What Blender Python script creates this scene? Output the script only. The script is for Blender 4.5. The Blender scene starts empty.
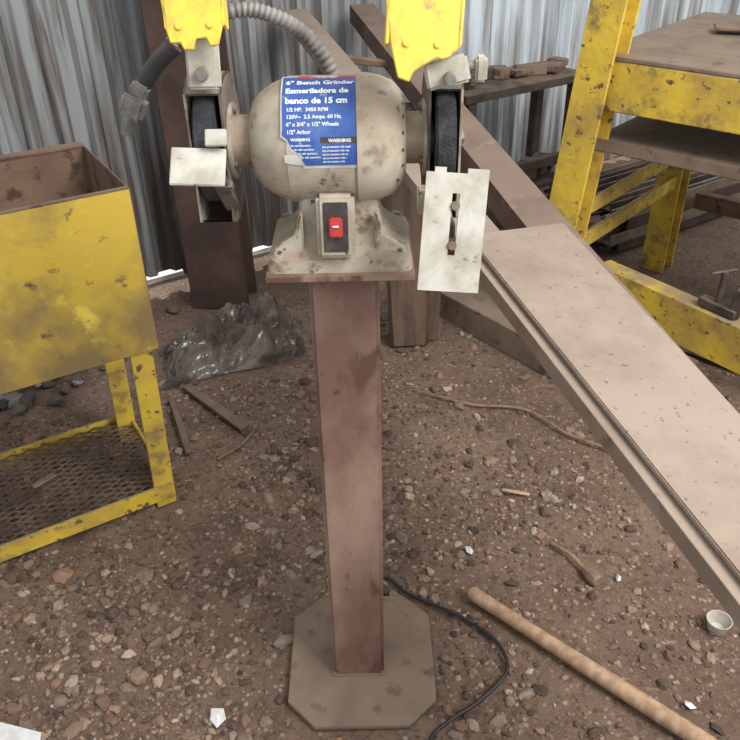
import bpy, bmesh, math, random
from mathutils import Vector, Matrix, Euler, noise
random.seed(7)
scene=bpy.context.scene
COL=scene.collection

def S(r,g,b):
    def f(c):
        c/=255.0
        return c/12.92 if c<=.04045 else ((c+.055)/1.055)**2.4
    return (f(r),f(g),f(b),1)

# ------------------------------------------------------------------ materials
def mat(name, base, second=None, scale=8, thr=(.42,.58), third=None, scale3=20, thr3=(.6,.66),
        rough=.7, metal=0, bump=.15, bscale=60, stretch=(1,1,1), dust=0, dustcol=S(134,116,98), alpha=1, coat=0, grad=None,
        chips=None, cscale=40, cthr=(.6,.63)):
    m=bpy.data.materials.new(name); m.use_nodes=True
    nt=m.node_tree; N=nt.nodes; L=nt.links
    b=N['Principled BSDF']
    b.inputs['Roughness'].default_value=rough
    b.inputs['Metallic'].default_value=metal
    b.inputs['Alpha'].default_value=alpha
    b.inputs['Coat Weight'].default_value=coat
    tc=N.new('ShaderNodeTexCoord'); mp=N.new('ShaderNodeMapping')
    L.new(tc.outputs['Object'],mp.inputs[0]); mp.inputs['Scale'].default_value=stretch
    def layer(prev,col,sc,th,off,extra=None):
        n=N.new('ShaderNodeTexNoise'); n.inputs['Scale'].default_value=sc; n.inputs['Detail'].default_value=7
        n.inputs['Roughness'].default_value=.62
        a=N.new('ShaderNodeVectorMath'); a.operation='ADD'; a.inputs[1].default_value=(off,off*1.7,off*.3)
        L.new(mp.outputs[0],a.inputs[0]); L.new(a.outputs[0],n.inputs['Vector'])
        src=n.outputs['Fac']
        if extra is not None:
            # wear that grows toward one end of the part (local z)
            s=N.new('ShaderNodeSeparateXYZ'); L.new(tc.outputs['Object'],s.inputs[0])
            q=N.new('ShaderNodeMath'); q.operation='MULTIPLY_ADD'; L.new(s.outputs['Z'],q.inputs[0]); q.inputs[1].default_value=extra; L.new(src,q.inputs[2]); src=q.outputs[0]
        r=N.new('ShaderNodeMapRange'); r.inputs['From Min'].default_value=th[0]; r.inputs['From Max'].default_value=th[1]
        L.new(src,r.inputs['Value'])
        mx=N.new('ShaderNodeMix'); mx.data_type='RGBA'
        L.new(r.outputs[0],mx.inputs[0])
        if isinstance(prev,tuple): mx.inputs[6].default_value=prev
        else: L.new(prev,mx.inputs[6])
        mx.inputs[7].default_value=col
        return mx.outputs[2]
    cur=base
    if second: cur=layer(cur,second,scale,thr,0,grad)
    if third: cur=layer(cur,third,scale3,thr3,5.3)
    if chips: cur=layer(cur,chips,cscale,cthr,11.9)
    if dust>0:
        g=N.new('ShaderNodeNewGeometry'); s=N.new('ShaderNodeSeparateXYZ'); L.new(g.outputs['Normal'],s.inputs[0])
        n=N.new('ShaderNodeTexNoise'); n.inputs['Scale'].default_value=14; n.inputs['Detail'].default_value=6
        L.new(tc.outputs['Object'],n.inputs['Vector'])
        r=N.new('ShaderNodeMapRange'); r.inputs['From Min'].default_value=.15; r.inputs['From Max'].default_value=.9
        L.new(s.outputs['Z'],r.inputs['Value'])
        r2=N.new('ShaderNodeMapRange'); r2.inputs['From Min'].default_value=.3; r2.inputs['From Max'].default_value=.55
        L.new(n.outputs['Fac'],r2.inputs['Value'])
        mu=N.new('ShaderNodeMath'); mu.operation='MULTIPLY'; L.new(r.outputs[0],mu.inputs[0]); L.new(r2.outputs[0],mu.inputs[1])
        mu2=N.new('ShaderNodeMath'); mu2.operation='MULTIPLY'; L.new(mu.outputs[0],mu2.inputs[0]); mu2.inputs[1].default_value=dust
        mx=N.new('ShaderNodeMix'); mx.data_type='RGBA'; L.new(mu2.outputs[0],mx.inputs[0])
        if isinstance(cur,tuple): mx.inputs[6].default_value=cur
        else: L.new(cur,mx.inputs[6])
        mx.inputs[7].default_value=dustcol; cur=mx.outputs[2]
    if isinstance(cur,tuple): b.inputs['Base Color'].default_value=cur
    else: L.new(cur,b.inputs['Base Color'])
    if bump:
        n=N.new('ShaderNodeTexNoise'); n.inputs['Scale'].default_value=bscale; n.inputs['Detail'].default_value=5
        L.new(mp.outputs[0],n.inputs['Vector'])
        bp=N.new('ShaderNodeBump'); bp.inputs['Strength'].default_value=bump; bp.inputs['Distance'].default_value=.01
        L.new(n.outputs['Fac'],bp.inputs['Height']); L.new(bp.outputs[0],b.inputs['Normal'])
    return m

CH=S(102,80,62)
M_yel=mat('worn_yellow_paint',S(216,184,60),S(178,148,68),6,(.4,.62),S(126,104,72),11,(.54,.68),rough=.7,dust=.8,chips=CH,cthr=(.6,.65))
M_yelbox=mat('dusty_yellow_paint',S(136,114,72),S(198,168,62),3.6,(.42,.6),S(224,196,80),8,(.58,.66),rough=.7,dust=.5,bump=.1,grad=.45,chips=CH,cscale=22,cthr=(.6,.68))
M_yelpl=mat('yellow_guard_plastic',S(236,200,72),S(202,170,80),25,(.45,.65),S(160,132,90),40,(.6,.7),rough=.55)
M_rust=mat('rusty_steel',S(104,80,66),S(122,98,80),6,(.4,.6),S(76,57,48),18,(.55,.62),rough=.85,dust=.5)
M_primer=mat('red_primer_steel',S(114,86,74),S(150,124,110),5,(.44,.62),S(94,66,56),14,(.56,.64),rough=.65,stretch=(1,1,.5),dust=.4,bump=.05,chips=S(80,60,52),cscale=60,cthr=(.64,.7))
M_plate=mat('dusty_steel_plate',S(112,95,81),S(130,112,96),9,(.4,.6),S(88,70,60),22,(.58,.66),rough=.85,dust=.4)
M_cast=mat('dusty_cream_casting',S(184,175,159),S(154,139,121),12,(.42,.6),S(112,93,76),26,(.54,.66),rough=.75,dust=.8,dustcol=S(144,123,103),bump=.08,chips=S(96,78,62),cscale=70,cthr=(.62,.68))
M_motor=mat('cream_motor_enamel',S(190,181,164),S(158,143,125),9,(.42,.62),S(118,99,82),22,(.57,.7),rough=.62,dust=.75,dustcol=S(146,126,106),bump=.05,chips=S(96,80,66),cscale=60,cthr=(.62,.7))
M_rest=mat('bare_zinc_plate',S(190,187,176),S(160,152,138),16,(.42,.62),S(116,102,88),55,(.62,.72),rough=.6,metal=.1,bump=.08)
M_steel=mat('dull_steel',S(142,140,134),S(108,100,92),20,(.4,.6),rough=.5,metal=.4,dust=.3)
M_black=mat('black_rubber',S(38,38,40),S(62,58,55),20,(.45,.65),rough=.7,dust=.5)
M_wheel=mat('grinding_wheel_stone',S(34,36,40),S(58,59,62),40,(.4,.6),rough=.9,bump=.4,bscale=300)
M_guard=mat('dusty_guard_steel',S(118,108,97),S(86,77,69),12,(.4,.6),S(66,56,50),25,(.56,.66),rough=.7,dust=.6,dustcol=S(150,134,116))
M_red=mat('red_switch_plastic',S(190,44,40),S(160,48,44),60,(.4,.6),rough=.45,bump=0)
M_dark=mat('dark_plastic',S(52,46,44),S(84,74,68),30,(.5,.7),rough=.6)
M_grayp=mat('gray_conduit_plastic',S(140,138,134),S(106,102,97),30,(.4,.6),rough=.55,dust=.3)
M_blue=mat('blue_sticker',S(44,80,150),S(72,104,166),14,(.5,.65),S(186,188,192),26,(.63,.7),rough=.5,bump=0)
M_white=mat('white_print',S(215,218,222),rough=.5,bump=0)
M_redp=mat('red_print',S(172,64,62),S(200,188,184),40,(.45,.55),rough=.5,bump=0)
M_wood=mat('raw_wood',S(178,148,120),S(150,120,94),6,(.4,.6),S(126,100,80),30,(.6,.7),rough=.75,stretch=(8,8,1),bump=.1)
M_oldwood=mat('old_timber',S(108,87,72),S(82,65,54),5,(.4,.6),rough=.9,stretch=(5,5,.7),bump=.4,dust=.5)
M_beam=mat('dusty_beam',S(146,130,116),S(128,110,96),7,(.4,.6),S(100,82,68),16,(.6,.7),rough=.85,dust=.5,dustcol=S(160,144,128))
M_beamd=mat('dusty_red_brown_beam',S(118,97,86),S(98,78,69),7,(.4,.6),S(140,121,106),16,(.58,.7),rough=.85,dust=.45,dustcol=S(142,124,108))  # upper channel, red-brown in its own colour
M_boardtop=mat('dusty_board',S(150,134,120),S(132,114,100),5,(.4,.62),S(96,78,66),70,(.62,.7),rough=.9,bump=.12)
M_darkiron=mat('dark_iron',S(54,46,42),S(80,66,58),10,(.4,.6),rough=.85,dust=.5)
M_mesh=mat('dusty_expanded_metal',S(118,100,84),S(84,70,60),10,(.4,.6),rough=.8)
M_column=mat('dark_red_column',S(62,46,41),S(84,63,55),5,(.4,.6),rough=.85,dust=.3)
M_redpipe=mat('red_oxide_pipe',S(150,80,68),S(120,68,58),8,(.4,.6),rough=.6)
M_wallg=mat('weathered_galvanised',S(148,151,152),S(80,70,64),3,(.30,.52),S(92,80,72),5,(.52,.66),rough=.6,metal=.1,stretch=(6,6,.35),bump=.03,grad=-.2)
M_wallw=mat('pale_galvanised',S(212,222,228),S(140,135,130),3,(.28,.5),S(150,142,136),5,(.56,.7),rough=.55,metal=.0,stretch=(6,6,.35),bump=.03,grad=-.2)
M_paper=mat('paper_scrap',S(215,215,218),S(195,193,190),30,(.4,.6),rough=.8,bump=.05)
M_cable=mat('black_cable',S(34,32,34),S(60,54,50),30,(.5,.7),rough=.5,bump=0)
M_rope=mat('tan_rope',S(146,122,98),S(118,96,78),30,(.4,.6),rough=.9)
M_slitback=mat('slit_backing_white',S(235,235,232),S(222,220,215),5,(.4,.6),rough=.9)  # near-white tone of the added slab that brightens the wall slits

# ------------------------------------------------------------------ helpers
def root(name,loc=(0,0,0),rz=0):
    e=bpy.data.objects.new(name,None); e.empty_display_size=.1
    e.location=loc; e.rotation_euler=(0,0,rz); COL.objects.link(e); return e
def attach(o,r,keep):
    if r is None: return o
    o.parent=r
    if keep:
        o.matrix_parent_inverse=(Matrix.Translation(r.location)@r.rotation_euler.to_matrix().to_4x4()).inverted()
    return o
def mk(name,bm,mats,parent=None,keep=True,smooth=False,loc=None,rot=None):
    me=bpy.data.meshes.new(name); bmesh.ops.recalc_face_normals(bm,faces=bm.faces); bm.to_mesh(me); bm.free()
    if not isinstance(mats,(list,tuple)): mats=[mats]
    for m in mats: me.materials.append(m)
    if smooth:
        me.polygons.foreach_set('use_smooth',[True]*len(me.polygons))
        me.set_sharp_from_angle(angle=math.radians(38))
    o=bpy.data.objects.new(name,me); COL.objects.link(o)
    if loc is not None: o.location=loc
    if rot is not None: o.rotation_euler=rot
    attach(o,parent,keep); return o
def box(name,size,loc,m,parent=None,rot=(0,0,0),bev=.002,keep=True):
    bm=bmesh.new(); bmesh.ops.create_cube(bm,size=1,matrix=Matrix.Diagonal((size[0],size[1],size[2],1)))
    if bev: bmesh.ops.bevel(bm,geom=bm.edges[:],offset=min(bev,min(size)*.3),segments=2,affect='EDGES')
    return mk(name,bm,m,parent,keep,True,loc,rot)
def cyl(name,r,h,loc,m,parent=None,axis='Z',r2=None,seg=32,bev=.0015,keep=True,rot=None):
    bm=bmesh.new(); bmesh.ops.create_cone(bm,cap_ends=True,segments=seg,radius1=r,radius2=r if r2 is None else r2,depth=h)
    if bev:
        es=[e for e in bm.edges if len(e.link_faces)==2 and any(len(f.verts)>4 for f in e.link_faces)]
        bmesh.ops.bevel(bm,geom=es,offset=bev,segments=2,affect='EDGES')
    rr={'Z':(0,0,0),'X':(0,math.pi/2,0),'Y':(math.pi/2,0,0)}[axis] if rot is None else rot
    return mk(name,bm,m,parent,keep,True,loc,rr)
def lathe_x(name,prof,loc,m,parent=None,seg=64):
    bm=bmesh.new(); rings=[]
    for x,r in prof:
        if r<=1e-6: rings.append([bm.verts.new((x,0,0))])
        else: rings.append([bm.verts.new((x,r*math.cos(2*math.pi*i/seg),r*math.sin(2*math.pi*i/seg))) for i in range(seg)])
    for a,b in zip(rings,rings[1:]):
        for i in range(seg):
            j=(i+1)%seg
            if len(a)==1: bm.faces.new((a[0],b[i],b[j]))
            elif len(b)==1: bm.faces.new((a[i],a[j],b[0]))
            else: bm.faces.new((a[i],a[j],b[j],b[i]))
    return mk(name,bm,m,parent,True,True,loc)
def prism(name,pts,th,m,parent=None,M=Matrix.Identity(4),bev=.001,keep=True,holes=None):
    """extrude 2-D outline (local XY) by th along Z, placed with matrix M"""
    bm=bmesh.new(); f=bm.faces.new([bm.verts.new((x,y,-th/2)) for x,y in pts])
    r=bmesh.ops.extrude_face_region(bm,geom=[f])
    bmesh.ops.translate(bm,verts=[v for v in r['geom'] if isinstance(v,bmesh.types.BMVert)],vec=(0,0,th))
    if bev: bmesh.ops.bevel(bm,geom=bm.edges[:],offset=bev,segments=1,affect='EDGES')
    o=mk(name,bm,m,None,False,True)
    o.location,o.rotation_euler=M.to_translation(),M.to_euler()
    attach(o,parent,keep); return o
def tube(name,pts,r,m,parent=None,seg=12,sub=8,keep=True,ribs=None,smooth=True):
    P=[Vector(p) for p in pts]
    out=[]
    if len(P)>2 and sub>1:
        for i in range(len(P)-1):
            p0=P[max(i-1,0)];p1=P[i];p2=P[i+1];p3=P[min(i+2,len(P)-1)]
            for k in range(sub):
                t=k/sub
                out.append(.5*((2*p1)+(p2-p0)*t+(2*p0-5*p1+4*p2-p3)*t*t+(3*p1-p0-3*p2+p3)*t**3))
        out.append(P[-1])
    else: out=P
    bm=bmesh.new(); rings=[]; n=None
    for i,p in enumerate(out):
        d=(out[min(i+1,len(out)-1)]-out[max(i-1,0)]).normalized()
        if n is None:
            n=d.orthogonal().normalized()
        n=(n-d*n.dot(d)).normalized(); b=d.cross(n)
        rr=r(i/(len(out)-1)) if callable(r) else r
        if ribs: rr*= (1.12 if i%2 else .88)
        rings.append([bm.verts.new(p+rr*(math.cos(2*math.pi*k/seg)*n+math.sin(2*math.pi*k/seg)*b)) for k in range(seg)])
    for a,b in zip(rings,rings[1:]):
        for k in range(seg):
            j=(k+1)%seg; bm.faces.new((a[k],a[j],b[j],b[k]))
    bm.faces.new(rings[0][::-1]); bm.faces.new(rings[-1])
    return mk(name,bm,m,parent,keep,smooth)
def bar(name,p,q,w,h,m,parent=None,up=(0,0,1),prof=None,bev=.003,keep=True):
    """bar from p to q; w across, h along up; optional profile list in (across,up)"""
    p=Vector(p);q=Vector(q);d=(q-p);L=d.length;d.normalize()
    u=Vector(up); u=(u-d*u.dot(d)).normalized(); s=d.cross(u)
    if prof is None: prof=[(-w/2,-h/2),(w/2,-h/2),(w/2,h/2),(-w/2,h/2)]
    bm=bmesh.new(); f=bm.faces.new([bm.verts.new((a,b,-L/2)) for a,b in prof])
    r=bmesh.ops.extrude_face_region(bm,geom=[f])
    bmesh.ops.translate(bm,verts=[v for v in r['geom'] if isinstance(v,bmesh.types.BMVert)],vec=(0,0,L))
    if bev: bmesh.ops.bevel(bm,geom=bm.edges[:],offset=bev,segments=1,affect='EDGES')
    M=Matrix((( s.x,u.x,d.x,0),(s.y,u.y,d.y,0),(s.z,u.z,d.z,0),(0,0,0,1)))
    if M.determinant()<0:
        M=Matrix(((-s.x,u.x,d.x,0),(-s.y,u.y,d.y,0),(-s.z,u.z,d.z,0),(0,0,0,1)))
    o=mk(name,bm,m,None,False,True)
    o.location=(p+q)/2; o.rotation_euler=M.to_euler()
    attach(o,parent,keep); return o
def Lprof(w,h,t): return [(-w/2,-h/2),(w/2,-h/2),(w/2,-h/2+t),(-w/2+t,-h/2+t),(-w/2+t,h/2),(-w/2,h/2)]
def Uprof(w,h,t): return [(-w/2,h/2),(w/2,h/2),(w/2,-h/2),(w/2-t,-h/2),(w/2-t,h/2-t),(-w/2+t,h/2-t),(-w/2+t,-h/2),(-w/2,-h/2)]
def Iprof(w,h,t): return [(-w/2,-h/2),(w/2,-h/2),(w/2,-h/2+t),(t/2,-h/2+t),(t/2,h/2-t),(w/2,h/2-t),(w/2,h/2),(-w/2,h/2),(-w/2,h/2-t),(-t/2,h/2-t),(-t/2,-h/2+t),(-w/2,-h/2+t)]
WA=math.radians(33); WO=Vector((-.8,2.78,0)); WD=Vector((math.cos(WA),math.sin(WA),0)); WN=Vector((-math.sin(WA),math.cos(WA),0))

# ------------------------------------------------------------------ ground
def gz(x,y):
    return -.006+.006*noise.noise(Vector((x*2.1,y*2.1,0)))+.003*noise.noise(Vector((x*9,y*9,3)))
bm=bmesh.new(); nx=230; ny=230; x0,x1,y0,y1=-4,5,-1.5,7.5
vs=[[bm.verts.new((x0+(x1-x0)*i/nx,y0+(y1-y0)*j/ny,gz(x0+(x1-x0)*i/nx,y0+(y1-y0)*j/ny))) for i in range(nx+1)] for j in range(ny+1)]
for j in range(ny):
    for i in range(nx): bm.faces.new((vs[j][i],vs[j][i+1],vs[j+1][i+1],vs[j+1][i]))
g=bpy.data.materials.new('dirt_and_gravel'); g.use_nodes=True; nt=g.node_tree; N=nt.nodes; L=nt.links
b=N['Principled BSDF']; b.inputs['Roughness'].default_value=.95
tc=N.new('ShaderNodeTexCoord')
def nz(sc,det=8,ro=.6):
    n=N.new('ShaderNodeTexNoise'); n.inputs['Scale'].default_value=sc; n.inputs['Detail'].default_value=det; n.inputs['Roughness'].default_value=ro
    L.new(tc.outputs['Object'],n.inputs['Vector']); return n
def mixc(fac,a,bb):
    mx=N.new('ShaderNodeMix'); mx.data_type='RGBA'; L.new(fac,mx.inputs[0])
    for s,v in ((6,a),(7,bb)):
        if isinstance(v,tuple): mx.inputs[s].default_value=v
        else: L.new(v,mx.inputs[s])
    return mx.outputs[2]
def mr(o,a,bb):
    r=N.new('ShaderNodeMapRange'); r.inputs['From Min'].default_value=a; r.inputs['From Max'].default_value=bb; L.new(o,r.inputs['Value']); return r.outputs[0]
c=mixc(mr(nz(1.6).outputs['Fac'],.4,.62),S(108,86,72),S(132,109,92))
c=mixc(mr(nz(6,8,.7).outputs['Fac'],.52,.68),c,S(90,70,57))
c=mixc(mr(nz(60,6,.7).outputs['Fac'],.5,.66),c,S(84,65,54))
c=mixc(mr(nz(190,3,.7).outputs['Fac'],.58,.7),c,S(156,134,116))
vo=N.new('ShaderNodeTexVoronoi'); vo.inputs['Scale'].default_value=95; L.new(tc.outputs['Object'],vo.inputs['Vector'])
sp=N.new('ShaderNodeSeparateColor'); L.new(vo.outputs['Color'],sp.inputs[0])
c2=mixc(sp.outputs[1],S(80,64,54),S(162,141,123))
ps=N.new('ShaderNodeMath'); ps.operation='MULTIPLY'; L.new(mr(sp.outputs[0],.74,.76),ps.inputs[0]); L.new(mr(vo.outputs['Distance'],.5,.4),ps.inputs[1])
c=mixc(ps.outputs[0],c,c2)
L.new(c,b.inputs['Base Color'])
bp=N.new('ShaderNodeBump'); bp.inputs['Strength'].default_value=.7; bp.inputs['Distance'].default_value=.013
L.new(nz(40,9,.75).outputs['Fac'],bp.inputs['Height']); L.new(bp.outputs[0],b.inputs['Normal'])
mk('floor',bm,g,smooth=True)

ico=bmesh.new(); bmesh.ops.create_icosphere(ico,subdivisions=1,radius=1); ico.verts.ensure_lookup_table()
IV=[v.co.copy() for v in ico.verts]; IF=[[v.index for v in f.verts] for f in ico.faces]; ico.free()
ico=bmesh.new(); bmesh.ops.create_icosphere(ico,subdivisions=2,radius=1)
IV2=[v.co.copy() for v in ico.verts]; IF2=[[v.index for v in f.verts] for f in ico.faces]; ico.free()
def stones(name,samples,palette,lift=.35):
    V=[];F=[];C=[]
    for smp in samples:
        x,y,s=smp[:3]; zz=smp[3] if len(smp)>3 else 0
        iv,fi=(IV2,IF2) if s>.012 else (IV,IF)
        R=Euler((random.uniform(-.3,.3),random.uniform(-.3,.3),random.uniform(0,6.3))).to_matrix()
        sx,sy,sz=s*random.uniform(.8,1.3),s*random.uniform(.6,1),s*random.uniform(.4,.75)
        o=len(V); sd=random.uniform(0,100); cc=random.choice(palette); k=random.uniform(.6,1.15)
        z=(gz(x,y) if not zz else zz)+sz*lift
        for v in iv:
            d=1+.5*noise.noise(v*1.3+Vector((sd,0,0)))
            p=R@Vector((v.x*sx*d,v.y*sy*d,v.z*sz*d)); V.append((x+p.x,y+p.y,z+p.z))
        for f in fi:
            F.append([o+i for i in f])
        C+= [(cc[0]*k,cc[1]*k,cc[2]*k,1)]*len(iv)
    me=bpy.data.meshes.new(name); me.from_pydata(V,[],F)
    ca=me.color_attributes.new('stonecol','FLOAT_COLOR','POINT')
    ca.data.foreach_set('color',[q for c in C for q in c])
    m=bpy.data.materials.new(name+'_stone'); m.use_nodes=True; t=m.node_tree; at=t.nodes.new('ShaderNodeAttribute'); at.attribute_name='stonecol'
    nn=t.nodes.new('ShaderNodeTexNoise'); nn.inputs['Scale'].default_value=120; nn.inputs['Detail'].default_value=4
    tcc=t.nodes.new('ShaderNodeTexCoord'); t.links.new(tcc.outputs['Object'],nn.inputs['Vector'])
    mx=t.nodes.new('ShaderNodeMix'); mx.data_type='RGBA'; mx.blend_type='MULTIPLY'; mx.inputs[0].default_value=.4
    t.links.new(at.outputs['Color'],mx.inputs[6]); t.links.new(nn.outputs['Fac'],mx.inputs[7])
    t.links.new(mx.outputs[2],t.nodes['Principled BSDF'].inputs['Base Color']); t.nodes['Principled BSDF'].inputs['Roughness'].default_value=.9
    me.materials.append(m); o=bpy.data.objects.new(name,me); COL.objects.link(o); return o
pal=[S(156,130,110),S(134,108,90),S(164,142,122),S(116,94,80),S(144,124,108),S(176,158,140),S(106,82,68),S(150,118,96),S(92,76,66)]
sm=[]
HA=Vector((.211,1.209)); HB=Vector((.68,.767)); HD=(HB-HA).normalized()
def blocked(x,y):
    if (-.19<x<.13 and .88<y<1.22) or (-.72<x<-.2 and 2.10<y<2.55): return True
    if (Vector((x,y,0))-WO).dot(WN)>-.12: return True
    if x<-.66 and y>1.9: return True
    if abs((Vector((x,y))-HA).cross(HD) if False else ((x-HA.x)*HD.y-(y-HA.y)*HD.x))<.03 and y<1.25: return True
    return False
while len(sm)<15500:
    x=random.uniform(-1.4,1.4); y=random.uniform(.6,2.5)
    dens=.30+.70*(1/(1+math.exp((x+.0)*6)))
    if y>1.9: dens*=.6
    dens*=.4+1.3*max(0,noise.noise(Vector((x*3,y*3,9)))+.35)
    if random.random()>dens or blocked(x,y): continue
    s=random.choices([.0028,.0045,.007,.011,.016],[34,38,22,8,1.6])[0]*random.uniform(.7,1.3)
    sm.append((x,y,s))
stones('gravel_stones',sm,pal)
rb=[]
for i in range(380):
    u=random.gauss(0,.15); v=random.gauss(0,.09)
    h=.10*math.exp(-(u*u/.03+v*v/.014))
    rb.append((-1.10+u*1.0,2.2+v*1.1+u*.5,random.uniform(.012,.03),.004+h*random.random()))
stones('rubble_pile',rb,[S(136,132,128),S(112,104,97),S(150,145,140),S(98,86,77)])

# ------------------------------------------------------------------ back wall (corrugated), runs obliquely
bm=bmesh.new(); u=-2.4; cols=[]
while u<5.2:
    for du,dn in ((0,0),(.045,0),(.058,-.026),(.085,-.026)):
        cols.append((u+du,dn))
    u+=.1
prev=None
for (uu,dn) in cols:
    p=WO+WD*uu+WN*dn
    zb=max(-.01,.006+.03*noise.noise(Vector((uu*1.3,0,0))))
    if -.10<uu<.09: zb=.05
    if .34<uu<.56: zb=.045
    if .8<uu<1.0: zb=.04
    a=bm.verts.new((p.x,p.y,zb)); b_=bm.verts.new((p.x,p.y,2.5))
    if prev:
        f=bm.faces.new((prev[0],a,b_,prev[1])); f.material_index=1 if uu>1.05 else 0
    prev=(a,b_)
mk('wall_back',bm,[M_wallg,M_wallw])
p=WO-WN*.06; 
bar('trim_1',p-WD*2.3+Vector((0,0,1.75)),p+WD*5+Vector((0,0,1.75)),.06,.06,M_column,prof=Lprof(.06,.06,.006),bev=0)
pc=WO+WN*1.33+WD*1
box('added_slit_backing',(7.5,2.6,.02),(pc.x,pc.y,.005),M_slitback,rot=(0,0,WA),bev=0)  # pale slab added behind the wall so its base slits look bright

# steel column (I section) in front of wall
r=root('steel_column',(-.53,2.64,0))
bar('shaft',(-.53,2.64,0),(-.57,2.64,2.5),.21,.15,M_column,r,up=(.1,1,0),prof=Iprof(.21,.14,.012))
# timber post under the long beam
r=root('timber_post',(.13,2.33,0))
bar('shaft',(.135,2.33,-.005),(.10,2.36,.765),.13,.12,M_oldwood,r,up=(0,1,0),bev=.012)
box('cleat',(.05,.04,.3),(.21,2.33,.15),M_oldwood,r,rot=(0,.05,.1),bev=.006)

# ------------------------------------------------------------------ left yellow bin stand
TA=math.radians(31)
r=root('yellow_bin_stand',(-.535,1.55,0),TA)
W=.95; D=.31; OV=.055
for i,(lx,ly) in enumerate(((0,0),(-W,0),(0,D),(-W,D))):
    bar('leg_%d'%(i+1),(lx,ly,0),(lx+ (.012 if lx==0 else -.02),ly,.47),.045,.045,M_yel,r,up=(0,1,0),prof=Lprof(.05,.045,.006) if lx<0 else [(-a,b) for a,b in Lprof(.05,.045,.006)][::-1],bev=.001,keep=False)
for i,(a,b_) in enumerate((((.025,-.025,.045),(-W-.02,-.025,.045)),((.02,D+.02,.045),(-W-.02,D+.02,.045)),((.02,-.02,.045),(.02,D+.02,.045)),((-W-.02,-.02,.045),(-W-.02,D+.02,.045)))):
    bar('shelf_rail_%d'%(i+1),a,b_,.008,.045,M_yel,r,bev=.001,keep=False)
bm=bmesh.new(); sx=.044; sy=.021; wd=.0034
def strip(bm,a,b_,w,z,h=.003):
    a=Vector(a);b_=Vector(b_); d=(b_-a).normalized(); n=Vector((-d.y,d.x,0))*w/2
    q=[a-n,b_-n,b_+n,a+n]; lo=[bm.verts.new((v.x,v.y,z)) for v in q]; hi=[bm.verts.new((v.x,v.y,z+h)) for v in q]
    bm.faces.new(lo[::-1]); bm.faces.new(hi)
    for i in range(4):
        j=(i+1)%4; bm.faces.new((lo[i],lo[j],hi[j],hi[i]))
yy=-.015
while yy<D+.005:
    xx=-W-.01
    while xx<.01:
        strip(bm,(xx,yy,0),(xx+sx/2,yy+sy/2,0),wd,.055); strip(bm,(xx+sx/2,yy+sy/2,0),(xx+sx,yy,0),wd,.055)
        strip(bm,(xx,yy+sy,0),(xx+sx/2,yy+sy/2,0),wd,.056); strip(bm,(xx+sx/2,yy+sy/2,0),(xx+sx,yy+sy,0),wd,.056)
        xx+=sx
    yy+=sy
mk('expanded_metal_shelf',bm,M_mesh,r,False)
bar('scrap_strip_1',(-.28,.15,.064),(-.22,.17,.064),.02,.006,M_plate,r,keep=False)
bx0=-W-.06; bx1=OV-.005; by0=-.03; by1=D+.0; z0=.455; z1=.83; t=.004
cxm=(bx0+bx1)/2; cym=(by0+by1)/2
box('bin_front',(bx1-bx0,t,z1-z0),(cxm,by0,(z0+z1)/2),M_yelbox,r,keep=False,bev=.001)
box('bin_front_inner_rust',(bx1-bx0-.01,.002,z1-z0-.012),(cxm,by0+.004,(z0+z1)/2),M_rust,r,keep=False,bev=0)
box('bin_rim_front',(bx1-bx0,.012,.004),(cxm,by0+.003,z1+.001),M_rust,r,keep=False,bev=.001)
box('bin_back',(bx1-bx0,t,z1-z0),(cxm,by1,(z0+z1)/2),M_rust,r,keep=False,bev=.001)
box('bin_side_left',(t,by1-by0,z1-z0),(bx0,cym,(z0+z1)/2),M_rust,r,keep=False,bev=.001)
box('bin_side_right',(t,by1-by0,z1-z0),(bx1,cym,(z0+z1)/2),M_rust,r,keep=False,bev=.001)
box('bin_bottom',(bx1-bx0,by1-by0,t),(cxm,cym,z0+.01),M_rust,r,keep=False,bev=.001)
box('bin_fill_rust_scale',(bx1-bx0-.02,by1-by0-.02,.02),(cxm,cym,z0+.2),M_darkiron,r,keep=False)
box('rim_back',(bx1-bx0,.03,.006),(cxm,by1+.01,z1),M_rust,r,keep=False,bev=.001)
tube('rod_1',[(bx0+.3,.1,z0+.235),(bx1-.25,.2,z0+.235)],.008,M_darkiron,r,keep=False)
tube('rod_2',[(bx0+.2,.2,z0+.235),(bx1-.3,.12,z0+.25)],.01,M_darkiron,r,keep=False)

# ------------------------------------------------------------------ bench grinder on pedestal
CX=-.034
r=root('bench_grinder',(CX,1.055,0))
def octa(cx,cy,w,d,c):
    return [(cx-w/2+c,cy-d/2),(cx+w/2-c,cy-d/2),(cx+w/2,cy-d/2+c),(cx+w/2,cy+d/2-c),(cx+w/2-c,cy+d/2),(cx-w/2+c,cy+d/2),(cx-w/2,cy+d/2-c),(cx-w/2,cy-d/2+c)]
prism('base_plate',octa(0,0,.287,.311,.055),.012,M_plate,r,M=Matrix.Translation((-.028,1.05,.008)))
box('pedestal_column',(.1,.1,.886),(CX,1.055,.456),M_primer,r,bev=.006)
box('weld_bead',(.106,.106,.006),(CX,1.055,.016),M_plate,r,bev=.003)
box('top_plate',(.205,.19,.008),(CX-.004,1.078,.9),M_primer,r,bev=.001)
secs=[(.904,.100,.080,1.075),(.922,.098,.078,1.075),(.928,.092,.072,1.075),(.938,.074,.060,1.072),(.955,.060,.052,1.07),(.985,.054,.048,1.07),(1.03,.055,.048,1.07)]
bm=bmesh.new(); rings=[]
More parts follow.
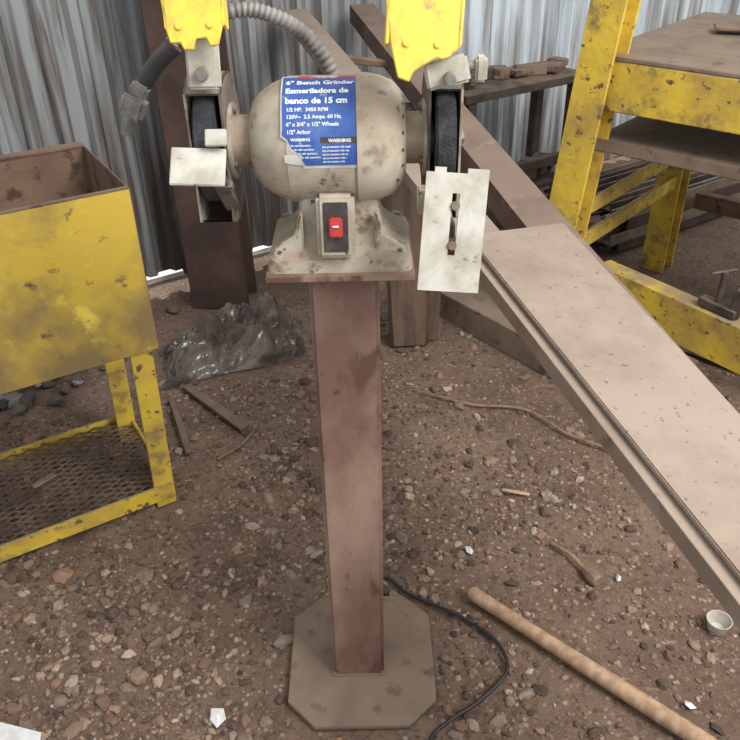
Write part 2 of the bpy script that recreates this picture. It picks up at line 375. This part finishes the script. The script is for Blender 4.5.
for z,hx,hy,cy in secs:
    rad=.014; pts=[]
    for (sx_,sy_,a0) in ((1,1,0),(-1,1,90),(-1,-1,180),(1,-1,270)):
        for k in range(5):
            a=math.radians(a0+k*22.5); pts.append((CX-.004+sx_*(hx-rad)+rad*math.cos(a),cy+sy_*(hy-rad)+rad*math.sin(a),z))
    rings.append([bm.verts.new(p) for p in pts])
for a,b_ in zip(rings,rings[1:]):
    n=len(a)
    for i in range(n): bm.faces.new((a[i],a[(i+1)%n],b_[(i+1)%n],b_[i]))
bm.faces.new(rings[0][::-1]); bm.faces.new(rings[-1])
mk('base_casting',bm,M_cast,r,smooth=True)
for i,sx_ in enumerate((-1,1)):
    prism('casting_rib_%d'%(i+1),[(0,0),(.045,0),(.04,.012),(.012,.03),(.004,.062),(0,.062)],.012,M_cast,r,
        M=Matrix.Translation((CX-.004+sx_*.048,1.012,.925))@Matrix.Rotation(math.pi/2,4,'X')@(Matrix.Rotation(math.pi,4,'Y') if sx_<0 else Matrix.Identity(4)),bev=.003)
    for j,yy in enumerate((1.012,1.135)):
        cyl('mount_bolt_%d_%d'%(i+1,j+1),.008,.01,(CX-.004+sx_*.082,yy,.93),M_steel,r,seg=6)
SX=-.041
box('switch_housing',(.05,.04,.085),(SX,1.005,.972),M_cast,r,rot=(math.radians(-8),0,0),bev=.005)
box('switch_bezel',(.032,.004,.066),(SX,.985,.975),M_dark,r,rot=(math.radians(-8),0,0),bev=.001)
box('switch_rocker',(.018,.008,.026),(SX,.982,.976),M_red,r,rot=(math.radians(-16),0,0),bev=.002)
box('switch_rocker_mark',(.008,.002,.002),(SX,.9775,.979),M_white,r,rot=(math.radians(-16),0,0),bev=0)
box('switch_legend',(.012,.003,.006),(SX,.9835,.955),M_grayp,r,rot=(math.radians(-8),0,0),bev=.0005)
MC=Vector((-.050,1.07,1.066)); RM=.081
lathe_x('motor_body',[(-.100,0),(-.100,.04),(-.096,.052),(-.086,.062),(-.073,.071),(-.058,.0775),(-.05,.0795),(-.049,.081),(.036,.081),(.037,.079),(.0385,.079),(.0395,.0835),(.052,.0835),(.07,.080),(.086,.073),(.097,.06),(.103,.045),(.104,0)],MC,M_motor,r,96)
box('motor_saddle',(.1,.075,.04),(MC.x+.006,1.07,1.008),M_cast,r,bev=.008)
for i in range(7):
    a=math.radians(-20+i*22)
    box('vent_slot_%d'%(i+1),(.004,.012,.003),(MC.x+.0975,MC.y-math.cos(a)*.055,MC.z+math.sin(a)*.055),M_dark,r,rot=(0,0,0),bev=0)
for i,a in enumerate((-35,50)):
    a=math.radians(a)
    cyl('end_screw_%d'%(i+1),.005,.008,(MC.x+.09,MC.y-math.cos(a)*.064,MC.z+math.sin(a)*.064),M_steel,r,axis='X',seg=12,bev=0)
def cylpt(x,phi,rr): return (MC.x+x,MC.y-rr*math.cos(phi),MC.z+rr*math.sin(phi))
def patch(name,outline_fn,xa,xb,pa,pb,rr,m,nxx=16,npp=24):
    bm=bmesh.new(); g=[]
    for j in range(npp+1):
        row=[]
        for i in range(nxx+1):
            x=xa+(xb-xa)*i/nxx; ph=math.radians(pa+(pb-pa)*j/npp)
            x,ph=outline_fn(x,ph,i/nxx,j/npp); row.append(bm.verts.new(cylpt(x,ph,rr)))
        g.append(row)
    for j in range(npp):
        for i in range(nxx): bm.faces.new((g[j][i],g[j][i+1],g[j+1][i+1],g[j+1][i]))
    return mk(name,bm,m,r,smooth=True)
idf=lambda x,ph,u,v:(x,ph)
def wear(x,ph,u,v):
    if v<.3: x=x+((.3-v)*.09+.002*math.sin(v*60))*(1-u)
    return x,ph
M_peel=mat('bare_sticker_paper',S(195,195,190),S(170,164,154),30,(.4,.6),rough=.6,bump=0)
patch('label_backing',wear,-.055,.044,-9,90,RM+.0004,M_peel)
patch('rating_label',wear,-.053,.0435,-6,86,RM+.0008,M_blue)
patch('label_header',idf,-.034,.042,82,89,RM+.0011,M_redp,8,6)
patch('label_warning_strip',idf,-.006,.042,13.5,18.5,RM+.0011,M_dark,8,4)
patch('label_peeled_corner',wear,-.052,-.03,-7,4,RM+.001,M_peel,8,8)
def ltext(txt,x,phi,size,m=M_white,bold=.0002,wide=1.0):
    cu=bpy.data.curves.new('t','FONT'); cu.body=txt; cu.size=size; cu.offset=bold; cu.resolution_u=2
    o=bpy.data.objects.new('t',cu); COL.objects.link(o)
    bpy.context.view_layer.update()
    me=bpy.data.meshes.new_from_object(o.evaluated_get(bpy.context.evaluated_depsgraph_get()))
    bpy.data.objects.remove(o)
    for v in me.vertices:
        v.co=cylpt(x+v.co.x*wide,math.radians(phi)+v.co.y/RM,RM+.0014)
    me.materials.clear(); me.materials.append(m)
    ob=bpy.data.objects.new('label_text_'+str(len(bpy.data.objects)),me); COL.objects.link(ob); attach(ob,r,True)
ltext('6" Bench Grinder',-.049,71,.0118,bold=.0005,wide=1.02)
ltext('Esmeriladora de',-.049,59.5,.0118,bold=.0005,wide=1.02)
ltext('banco de 15 cm',-.049,48.5,.0118,bold=.0005,wide=1.02)
ltext('1/2 HP.  3450 RPM',-.048,41,.0068)
ltext('120V~  2.5 Amps. 60 Hz.',-.048,34.5,.0068)
ltext('6" x 3/4" x 1/2" Wheels',-.048,28,.0068)
ltext('1/2" Arbor',-.048,21.5,.0068)
ltext('WARNING',.004,14.2,.0058)
ltext('WARNING',-.043,15.5,.005)
for i in range(5): ltext('eye protection risk read'[:24-i],-.004,9.5-i*3.2,.0036,bold=.0001)
for i in range(4): ltext('for safe operation',-.043+.004*i,11-i*3.4,.0034,bold=.0001)

def wheelset(tag,xc,inner,R=.098,dz=-.010,hw=.022,ww=.027):
    cyl('spindle_boss_'+tag,.034,.034,(xc+inner*.042,MC.y,MC.z),M_cast,r,axis='X')
    cyl('grinding_wheel_'+tag,.078,ww,(xc,MC.y-.002,MC.z),M_wheel,r,axis='X',seg=64,bev=.002)
    cyl('wheel_flange_'+tag,.028,.034,(xc,MC.y,MC.z),M_steel,r,axis='X')
    cyl('arbor_nut_'+tag,.011,.05,(xc-inner*.005,MC.y,MC.z),M_steel,r,axis='X',seg=6)
    y_cut=-.05
    a0=math.acos(-y_cut/R)
    pts=[]; n=40
    for i in range(n+1):
        a=a0+(2*math.pi-2*a0)*i/n
        pts.append((-R*math.cos(a),R*math.sin(a)))
    Mx=Matrix(((0,0,1,0),(1,0,0,0),(0,1,0,0),(0,0,0,1)))
    for nm,xo in (('inner',inner*hw),('outer',-inner*hw)):
        prism('guard_cover_%s_%s'%(nm,tag),pts,.003,M_cast if nm=='outer' else M_guard,r,M=Matrix.Translation((xc+xo,MC.y,MC.z+dz))@Mx,bev=0)
    cyl('guard_hub_ring_'+tag,.05,.006,(xc+inner*(hw+.004),MC.y,MC.z),M_cast,r,axis='X',seg=48)
    for k in range(3):
        a=math.radians(90+120*k)
        cyl('guard_screw_%s_%d'%(tag,k+1),.005,.006,(xc+inner*(hw+.0085),MC.y+.041*math.cos(a),MC.z+.041*math.sin(a)),M_steel,r,axis='X',seg=10,bev=0)
    bm=bmesh.new(); rg=[]
    for i in range(n+1):
        a=a0+(2*math.pi-2*a0)*i/n; row=[]
        for rr in (R,R-.003):
            for xx in (-hw-.0015,hw+.0015):
                row.append(bm.verts.new((xc+xx,MC.y-rr*math.cos(a),MC.z+dz+rr*math.sin(a))))
        rg.append(row)
    for a,b_ in zip(rg,rg[1:]):
        bm.faces.new((a[0],a[1],b_[1],b_[0])); bm.faces.new((a[2],b_[2],b_[3],a[3])); bm.faces.new((a[0],b_[0],b_[2],a[2])); bm.faces.new((a[1],a[3],b_[3],b_[1]))
    mk('guard_rim_'+tag,bm,M_guard,r,smooth=True)
wheelset('left',-.202,1)
wheelset('right',.102,-1,hw=.020,ww=.025)
box('tool_rest_left',(.066,.05,.005),(-.203,.948,1.072),M_rest,r,rot=(math.radians(42),math.radians(4),math.radians(3)),bev=.001)
box('tool_rest_left_tab',(.026,.02,.005),(-.18,.962,1.103),M_rest,r,rot=(math.radians(60),0,0),bev=.001)
bar('rest_arm_left',(-.185,.962,1.06),(-.18,1.03,.985),.022,.006,M_guard,r)
cyl('rest_bolt_left',.007,.012,(-.176,.985,1.035),M_steel,r,axis='X',seg=6)
Mr=Matrix.Translation((.105,.915,.997))@Matrix.Rotation(math.radians(5),4,'Y')@Matrix.Rotation(math.radians(72),4,'X')
w2=.038; h2=.075; s0=-.03; s1=.045; sw=.0045
bm=bmesh.new()
quads=[(-w2,-h2,-sw,h2-.006),(sw,-h2,w2,h2-.006),(-sw,-h2,sw,s0),(-sw,s1,sw,h2-.006),(-w2+.01,h2-.006,-.014,h2),(.012,h2-.006,w2,h2)]
for (xa,ya,xb,yb) in quads:
    bmesh.ops.create_cube(bm,size=1,matrix=Matrix.Translation(((xa+xb)/2,(ya+yb)/2,0))@Matrix.Diagonal((xb-xa,yb-ya,.005,1)))
o=mk('tool_rest_right',bm,M_rest,None,False); o.location=Mr.to_translation(); o.rotation_euler=Mr.to_euler(); attach(o,r,True)
for i,yy in enumerate((.03,-.018)):
    q=Mr@Vector((0,yy,.003)); cyl('rest_bolt_right_%d'%(i+1),.006,.005,q,M_rust if i else M_plate,r,seg=8,bev=.001,rot=Mr.to_euler())
bar('rest_arm_right',(.1,.93,.99),(.1,1.03,.985),.02,.02,M_guard,r)
box('rest_bracket_right',(.016,.03,.03),(.072,.96,1.02),M_cast,r)
def shield(tag,M,outl,th=.004):
    prism('eye_shield_'+tag,outl,th,M_yelpl,r,M=M,bev=.0015)
    xs=[p[0] for p in outl]
    for i,sx_ in enumerate((min(xs)+.004,max(xs)-.004)):
        q=M@Vector((sx_,.06,-.012)); o=box('shield_flange_%s_%d'%(tag,i+1),(.004,.1,.028),q,M_yelpl,r,rot=M.to_euler(),bev=.001)
    for i,xx in enumerate((-.018,.018)):
        q=M@Vector((xx,.012,.003)); cyl('shield_rivet_%s_%d'%(tag,i+1),.0045,.003,q,M_yelpl,r,seg=12,bev=.001,rot=M.to_euler())
ML=Matrix.Translation((-.193,.985,1.213))@Matrix.Rotation(math.radians(-2),4,'Y')@Matrix.Rotation(math.radians(70),4,'X')
shield('left',ML,[(-.03,-.006),(-.018,-.006),(-.015,-.014),(-.003,-.014),(0,-.002),(.012,-.002),(.016,-.012),(.026,-.01),(.032,.01),(.037,.05),(.037,.13),(-.037,.13),(-.037,.05),(-.034,.01)])
MR=Matrix.Translation((.066,.965,1.192))@Matrix.Rotation(math.radians(4),4,'Y')@Matrix.Rotation(math.radians(70),4,'X')
shield('right',MR,[(-.026,-.026),(-.012,-.03),(-.008,-.018),(.018,-.002),(.024,-.004),(.036,.0),(.046,.014),(.046,.06),(.046,.14),(-.044,.14),(-.044,.06),(-.036,.01)])
box('shield_bracket_left',(.038,.022,.058),(-.193,1.01,1.178),M_rest,r,rot=(math.radians(-15),0,0),bev=.003)
cyl('shield_knob_left',.008,.016,(-.193,.995,1.17),M_steel,r,axis='Y',seg=16)
bar('shield_arm_left',(-.2,1.02,1.16),(-.2,1.06,1.14),.014,.008,M_steel,r)
box('shield_bracket_right',(.052,.02,.032),(.098,.985,1.168),M_rest,r,rot=(math.radians(-15),math.radians(-12),0),bev=.003)
cyl('shield_rod_right',.006,.07,(.112,.985,1.175),M_steel,r,axis='X',seg=16)
box('shield_clamp_right',(.014,.022,.028),(.138,.985,1.172),M_rest,r,bev=.003)
cyl('shield_knob_right',.007,.018,(.1,.965,1.165),M_steel,r,axis='Y',seg=16)
bar('shield_arm_right',(.09,1.0,1.15),(.09,1.05,1.135),.014,.008,M_steel,r)
tube('flex_conduit',[(-.035,1.15,1.08),(-.042,1.15,1.127),(-.072,1.15,1.178),(-.117,1.15,1.207),(-.169,1.15,1.215),(-.239,1.14,1.19),(-.272,1.13,1.16)],.0095,M_grayp,r,seg=14,sub=14,ribs=True,smooth=True)
tube('conduit_cuff',[(-.25,1.13,1.178),(-.275,1.13,1.158),(-.3,1.13,1.13)],.012,M_black,r,sub=4)
box('conduit_plug_body',(.034,.03,.034),(-.318,1.125,1.1),M_grayp,r,rot=(0,math.radians(25),0),bev=.006)
box('conduit_plug_collar',(.024,.024,.02),(-.306,1.125,1.122),M_grayp,r,rot=(0,math.radians(35),0),bev=.004)
cyl('conduit_plug_nozzle',.009,.03,(-.329,1.122,1.077),M_grayp,r,rot=(0,math.radians(20),0))
tube('power_cable',[(-.03,1.125,.92),(-.005,1.15,.75),(-.01,1.15,.35),(.0,1.25,.03),(.034,1.262,.006),(.078,1.215,.006),(.183,1.152,.006),(.25,1.085,.006),(.262,1.015,.006),(.2,.949,.006),(.135,.905,.006),(.095,.86,.006),(.07,.72,.006)],.004,M_cable,r,sub=12,seg=8)

# ------------------------------------------------------------------ wooden handle
tube('wooden_handle',[(.211,1.209,.017),(.40,1.03,.018),(.68,.767,.018)],lambda t:.0150+.0008*math.cos(t*9)+.002*t-(.004 if t<.01 else 0),M_wood,None,seg=16,sub=14)

# ------------------------------------------------------------------ long beams with board, right
r=root('long_steel_beam',(.4,.6,.7))
Nu=Vector((.53,.92,.702)); Fu=Vector((.04,3.16,.925)); Nl=Vector((.393,.58,.702)); Fl=Vector((-.28,2.98,.935))
def ext(N_,F_,s): return N_+(N_-F_).normalized()*s
side=Vector((.97,.24,0))
a=ext(Nu,Fu,.5)-side*.045; b_=Fu-side*.045
bar('channel_upper',a-Vector((0,0,.03)),b_-Vector((0,0,.03)),.09,.06,M_beamd,r,prof=Uprof(.09,.06,.008),bev=.001)
a=ext(Nl,Fl,.4)+side*.045; b_=Fl+side*.045
bar('channel_lower',a-Vector((0,0,.014)),b_-Vector((0,0,.014)),.09,.028,M_beam,r,prof=Uprof(.09,.028,.006),bev=.001)
for i,tt in enumerate((.22,.75)):
    p=Nu.lerp(Fu,tt); q=Nl.lerp(Fl,tt+.1)
    bar('cross_tie_%d'%(i+1),p-Vector((.02,0,.045)),q-Vector((-.02,0,.04)),.03,.02,M_rust,r)
for i,(x,y) in enumerate(((.42,.36),(.72,.42))):
    bar('trestle_leg_%d'%(i+1),(x+(-.05 if i==0 else .05),y,0),(x,y,.6),.05,.05,M_rust,r,up=(0,1,0))
bar('trestle_head',(.38,.35,.63),(.76,.42,.61),.05,.05,M_rust,r)
def onray(N_,F_,t): return N_.lerp(F_,t)
un=ext(Nu,Fu,.45); ln=ext(Nl,Fl,.35)+side*.018
uf=onray(Nu,Fu,.25)-side*.022; lf=onray(Nl,Fl,.33)+side*.014
bm=bmesh.new(); up=Vector((0,0,.002)); th=Vector((0,0,.01))
q=[ln,un,uf,lf]
lo=[bm.verts.new(v+up) for v in q]; hi=[bm.verts.new(v+up+th) for v in q]
bm.faces.new(lo[::-1]); bm.faces.new(hi)
for i in range(4): bm.faces.new((lo[i],lo[(i+1)%4],hi[(i+1)%4],hi[i]))
bmesh.ops.bevel(bm,geom=bm.edges[:],offset=.002,segments=2,affect='EDGES')
mk('cover_board',bm,M_boardtop,r,smooth=True)

# beam lying on the floor
r=root('floor_beam',(.45,2.3,0))
bar('channel',(.22,2.7,.045),(.93,1.78,.045),.22,.1,M_plate,r,prof=Uprof(.22,.1,.01))
bar('packing_plank',(.32,2.75,.105),(.93,1.95,.105),.1,.02,M_rust,r)

# ------------------------------------------------------------------ right yellow table
A=Vector((.63,2.29,0)); d2=Vector((.743,-.669,0)).normalized(); d1=Vector((.669,.743,0)).normalized()
r=root('yellow_work_table',A)
Lx=1.3; Ly=.75
def T(u,v,z): return A+d2*u+d1*v+Vector((0,0,z))
bar('post_1',T(-.02,-.02,0)+Vector((-.04,-.03,0)),T(.02,.0,1.5)+Vector((.06,0,0)),.10,.09,M_yel,r,up=d1,prof=Iprof(.10,.09,.010),bev=.001)
bar('post_2',T(0,Ly,0),T(0,Ly,.9),.09,.09,M_yel,r,up=d1,prof=Iprof(.09,.09,.009),bev=.001)
bar('post_3',T(Lx,0,0),T(Lx,0,.9),.09,.09,M_yel,r,up=d1,prof=Iprof(.09,.09,.009),bev=.001)
bar('post_4',T(Lx,Ly,0),T(Lx,Ly,.9),.09,.09,M_yel,r,up=d1,prof=Iprof(.09,.09,.009),bev=.001)
bar('fascia_front',T(0,0,.84),T(Lx,0,.84),.03,.13,M_yel,r)
bar('fascia_side',T(0,.03,.84),T(0,Ly,.84),.03,.13,M_yel,r)
bar('table_top',T(-.02,Ly/2+.02,.911),T(Lx+.05,Ly/2+.02,.911),Ly+.06,.012,M_plate,r)
bar('mid_shelf',T(.02,Ly/2,.67),T(Lx,Ly/2,.67),Ly-.02,.035,M_plate,r)
bar('side_rail_1',T(-.0,.04,.47),T(-.0,Ly,.47),.05,.05,M_yel,r,prof=Lprof(.06,.05,.006),bev=.001)
bar('side_rail_2',T(-.0,.04,.36),T(-.0,Ly,.36),.05,.05,M_yel,r,prof=Lprof(.06,.05,.006),bev=.001)
bar('rear_brace',T(.1,Ly,.3),T(Lx,Ly,.3),.04,.06,M_rust,r)
r=root('steel_offcuts',T(.2,.3,.92))
for i in range(9):
    u=.12+random.random()*.55; v=.22+random.random()*.45; L_=.12+random.random()*.2; a_=random.uniform(-.5,.5)
    dd=(d2*math.cos(a_)+d1*math.sin(a_))*L_/2
    c_=T(u,v,.924+.009*i)
    bar('offcut_%d'%(i+1),c_-dd,c_+dd,.04+.05*random.random(),.01,random.choice([M_darkiron,M_plate,M_rust]),r)
# separate low yellow rail on feet
d3=Vector((.57,-.82,0)).normalized(); B0=Vector((.70,2.16,0))
r=root('yellow_low_rail',B0)
Z=Vector((0,0,1))
bar('rail',B0+Z*.29,B0+d3*1.2+Z*.29,.06,.125,M_yel,r,prof=Uprof(.06,.125,.008),bev=.001)
for i,s_ in enumerate((.04,1.1)):
    q=B0+d3*s_; bar('foot_%d'%(i+1),q,q+Z*.235,.05,.05,M_yel,r,up=d3)
# bar stock stacks under and beyond the table
r=root('bar_stock_pile',T(.3,.4,0))
for i in range(14):
    v=.2+.045*(i%7); z=.03+.032*(i//7)
    bar('bar_%d'%(i+1),T(.1+random.uniform(-.08,.08),v,z),T(1.1,v+random.uniform(-.02,.02),z),.03,.03,random.choice([M_darkiron,M_steel,M_rust,M_plate]),r,bev=.001)
r=root('bar_stock_pile.001',(1.25,3.3,0))
for i in range(40):
    k=i%10; z=.03+.045*(i//10)
    p=Vector((1.12,3.05,z))+WN*(.042*k+random.uniform(-.008,.008)); e=random.uniform(-.06,.06)
    bar('bar_%d'%(i+1),p-WD*(.16+e),p+WD*(.9+e),.04,.04,random.choice([M_darkiron,M_darkiron,M_steel,M_rust,M_plate,M_column]),r,bev=.001,prof=Lprof(.042,.042,.01))
cb=B0+d3*.38+Z*.368
r=root('iron_clamp',cb)
bar('jaw',cb-d3*.05,cb+d3*.06,.03,.025,M_darkiron,r)
cyl('screw',.008,.1,cb+Vector((.0,0,.05)),M_darkiron,r)
bar('handle',cb+Vector((-.035,0,.095)),cb+Vector((.035,.01,.1)),.008,.008,M_darkiron,r)
bar('back',cb+d3*.05+Vector((0,0,-.01)),cb+d3*.06+Vector((0,0,.07)),.03,.02,M_darkiron,r,up=d1)

# ------------------------------------------------------------------ background bench with scrap
r=root('scrap_bench',(.56,3.24,0),WA)
box('top',(.62,.26,.03),(0,0,.62),M_darkiron,r,keep=False)
for i,(x,y) in enumerate(((-.27,-.1),(.27,-.1),(-.27,.1),(.27,.1))):
    box('leg_%d'%(i+1),(.04,.04,.605),(x,y,.3),M_darkiron,r,keep=False)
box('lower_rail',(.56,.03,.04),(0,-.1,.3),M_darkiron,r,keep=False)
box('lower_shelf',(.56,.22,.02),(0,0,.2),M_darkiron,r,keep=False)
for i in range(10):
    box('block_%d'%(i+1),(random.uniform(.06,.16),random.uniform(.04,.09),random.uniform(.02,.05)),(-.26+.06*i,random.uniform(-.07,.06),.655),random.choice([M_darkiron,M_rust,M_plate,M_darkiron]),r,rot=(0,0,random.uniform(-.6,.6)),keep=False,bev=.005)
for i in range(8):
    box('lower_block_%d'%(i+1),(random.uniform(.06,.16),random.uniform(.05,.12),random.uniform(.04,.09)),(-.24+.07*i,random.uniform(-.05,.05),.25),random.choice([M_darkiron,M_rust,M_plate,M_steel]),r,rot=(0,0,random.uniform(-.6,.6)),keep=False,bev=.005)
tube('oxide_pipe',[(.93,3.50,0),(1.0,3.52,2.4)],.026,M_redpipe,None,sub=1,seg=20)
r=root('scrap_heap',(.7,2.72,0))
for i in range(36):
    x=random.gauss(.68,.08); y=random.gauss(2.72,.05); z=random.uniform(.02,.24); a_=random.uniform(-.5,.8); l=random.uniform(.04,.12)
    bar('scrap_%d'%(i+1),(x-l*math.cos(a_),y-l*math.sin(a_),z),(x+l*math.cos(a_),y+l*math.sin(a_),z+random.uniform(-.01,.04)),random.uniform(.02,.07),random.uniform(.01,.04),random.choice([M_darkiron,M_plate,M_rust,M_oldwood,M_steel]),r,bev=.001)

# ------------------------------------------------------------------ crumpled plastic bag
mp=bpy.data.materials.new('grimy_plastic_film'); mp.use_nodes=True; nt=mp.node_tree; pb=nt.nodes['Principled BSDF']
n2=nt.nodes.new('ShaderNodeTexNoise'); n2.inputs['Scale'].default_value=9; n2.inputs['Detail'].default_value=5
cr=nt.nodes.new('ShaderNodeValToRGB'); cr.color_ramp.elements[0].position=.4; cr.color_ramp.elements[0].color=S(66,57,52); cr.color_ramp.elements[1].position=.62; cr.color_ramp.elements[1].color=S(122,112,104)
tcc=nt.nodes.new('ShaderNodeTexCoord'); nt.links.new(tcc.outputs['Object'],n2.inputs['Vector']); nt.links.new(n2.outputs['Fac'],cr.inputs[0]); nt.links.new(cr.outputs[0],pb.inputs['Base Color'])
pb.inputs['Roughness'].default_value=.2; pb.inputs['Alpha'].default_value=.72; pb.inputs['Specular IOR Level'].default_value=.75
bm=bmesh.new(); n=110; gg=[]
def ridge(p): return 1-abs(noise.noise(p))*2
for j in range(n+1):
    row=[]
    for i in range(n+1):
        u=i/n*2-1; v=j/n*2-1
        rr=math.sqrt((abs(u)**3+abs(v)**3)**(2/3)); e=max(0,1-rr**2.5)
        ex=1+.18*noise.noise(Vector((u*1.5,v*1.5,3)))
        x=u*.225*ex; y=v*.125*ex
        h=e**.6*(.05+.10*noise.noise(Vector((u*1.6+.6,v*1.6,4)))+.06*max(0,ridge(Vector((u*1.7+v,v*1.6,2))))**3+.034*max(0,ridge(Vector((u*4-v*2,v*3+u,5))))**3+.012*max(0,ridge(Vector((u*8+v*3,v*7-u*2,8))))**2)
        row.append(bm.verts.new((-.445+x*.97-y*.22,2.28+y+x*.42,.004+max(0,h))))
    gg.append(row)
for j in range(n):
    for i in range(n): bm.faces.new((gg[j][i],gg[j][i+1],gg[j+1][i+1],gg[j+1][i]))
mk('plastic_bag',bm,mp,smooth=True)

# ------------------------------------------------------------------ small debris
bar('wood_lath',(-.57,2.05,.012),(-.36,1.83,.012),.03,.015,M_oldwood)
bar('wood_lath.001',(-.60,1.98,.012),(-.5,1.72,.012),.02,.012,M_oldwood)
tube('bent_wire',[(-.42,1.70,.006),(-.36,1.76,.01),(-.33,1.85,.006)],.004,M_rust,sub=6)
tube('tan_rope',[(.16,2.0,.008),(.3,1.93,.008),(.45,1.9,.008),(.55,1.78,.008),(.66,1.7,.008)],.004,M_rope,sub=8,seg=8)
tube('wooden_spoon',[(.42,1.36,.008),(.455,1.32,.012),(.48,1.27,.012),(.5,1.235,.012)],lambda t:.005+.012*max(0,math.sin(min(1,max(0,(t-.6)/.4))*math.pi*.8)),M_rope,sub=6,seg=8)
bar('wood_chip',(.33,1.55,.01),(.40,1.53,.01),.012,.006,M_wood)
def scrap(name,x,y,s,a_):
    bm=bmesh.new(); pts=[(-s,-s*.5,.004),(s*.2,-s*.8,.002),(s,-.1*s,.006),(s*.4,s*.9,.012),(-s*.5,s*.5,.005)]
    c_=bm.verts.new((0,0,.014)); vv=[bm.verts.new(p) for p in pts]
    for i in range(5): bm.faces.new((c_,vv[i],vv[(i+1)%5]))
    mk(name,bm,M_paper,loc=(x,y,0),rot=(0,0,a_))
scrap('paper_scrap',-.305,.925,.020,1.2)
scrap('paper_scrap.001',.225,1.345,.012,1.4)
scrap('paper_scrap.002',.60,.93,.012,2.2)
scrap('paper_scrap.003',.55,1.25,.008,.6)
prism('paper_sheet',[(-.1,-.06),(.045,-.06),(.02,.03),(-.1,.05)],.002,M_paper,M=Matrix.Translation((-.655,.87,.008))@Matrix.Rotation(-.1,4,'Z'),bev=0)
r=root('plastic_cup',(.72,1.11,0))
bm=bmesh.new(); rg=[]
for (rr,z) in ((.018,.0),(.026,.03),(.024,.03),(.016,.003)):
    rg.append([bm.verts.new((rr*math.cos(k*math.pi/12),rr*math.sin(k*math.pi/12),z)) for k in range(24)])
for a,b_ in zip(rg,rg[1:]):
    for k in range(24): bm.faces.new((a[k],a[(k+1)%24],b_[(k+1)%24],b_[k]))
bm.faces.new(rg[-1]); mk('shell',bm,M_rest,r,keep=False,smooth=True)

# ------------------------------------------------------------------ light
w=bpy.data.worlds.new('World'); scene.world=w; w.use_nodes=True
bg=w.node_tree.nodes['Background']; bg.inputs[0].default_value=(.95,.98,1,1); bg.inputs[1].default_value=.9
def area(name,loc,target,size,power,col=(1,1,1)):
    l=bpy.data.lights.new(name,'AREA'); l.shape='RECTANGLE'; l.size=size[0]; l.size_y=size[1]; l.energy=power; l.color=col
    o=bpy.data.objects.new(name,l); COL.objects.link(o); o.location=loc
    o.rotation_euler=(Vector(target)-Vector(loc)).to_track_quat('-Z','Y').to_euler(); return o
area('skylight',(1.9,-.2,3.0),(.35,1.3,0),(1.6,1.6),150,(1,.98,.95))
sl=bpy.data.lights.new('sun','SUN'); sl.energy=5; sl.angle=.02; sl.color=(1,.97,.92)
so=bpy.data.objects.new('sun',sl); COL.objects.link(so); so.location=(0,6,5)
sd=-(WN*math.cos(math.radians(32)))-Vector((0,0,math.sin(math.radians(32))))
so.rotation_euler=sd.to_track_quat('-Z','Y').to_euler()

# ------------------------------------------------------------------ camera
cd=bpy.data.cameras.new('camera'); cam=bpy.data.objects.new('camera',cd); COL.objects.link(cam)
cd.sensor_width=36; cd.lens=36*800/740; cd.clip_start=.02
rv=Vector((.9998,-.011,-.017)).normalized(); fw=Vector((0,.8386,-.5446)).normalized()
rv=(rv-fw*rv.dot(fw)).normalized(); uv=rv.cross(fw)
cam.matrix_world=Matrix(((rv.x,uv.x,-fw.x,0),(rv.y,uv.y,-fw.y,0),(rv.z,uv.z,-fw.z,1.39),(0,0,0,1)))
scene.camera=cam
scene.view_settings.view_transform='Standard'
scene.view_settings.exposure=0.05
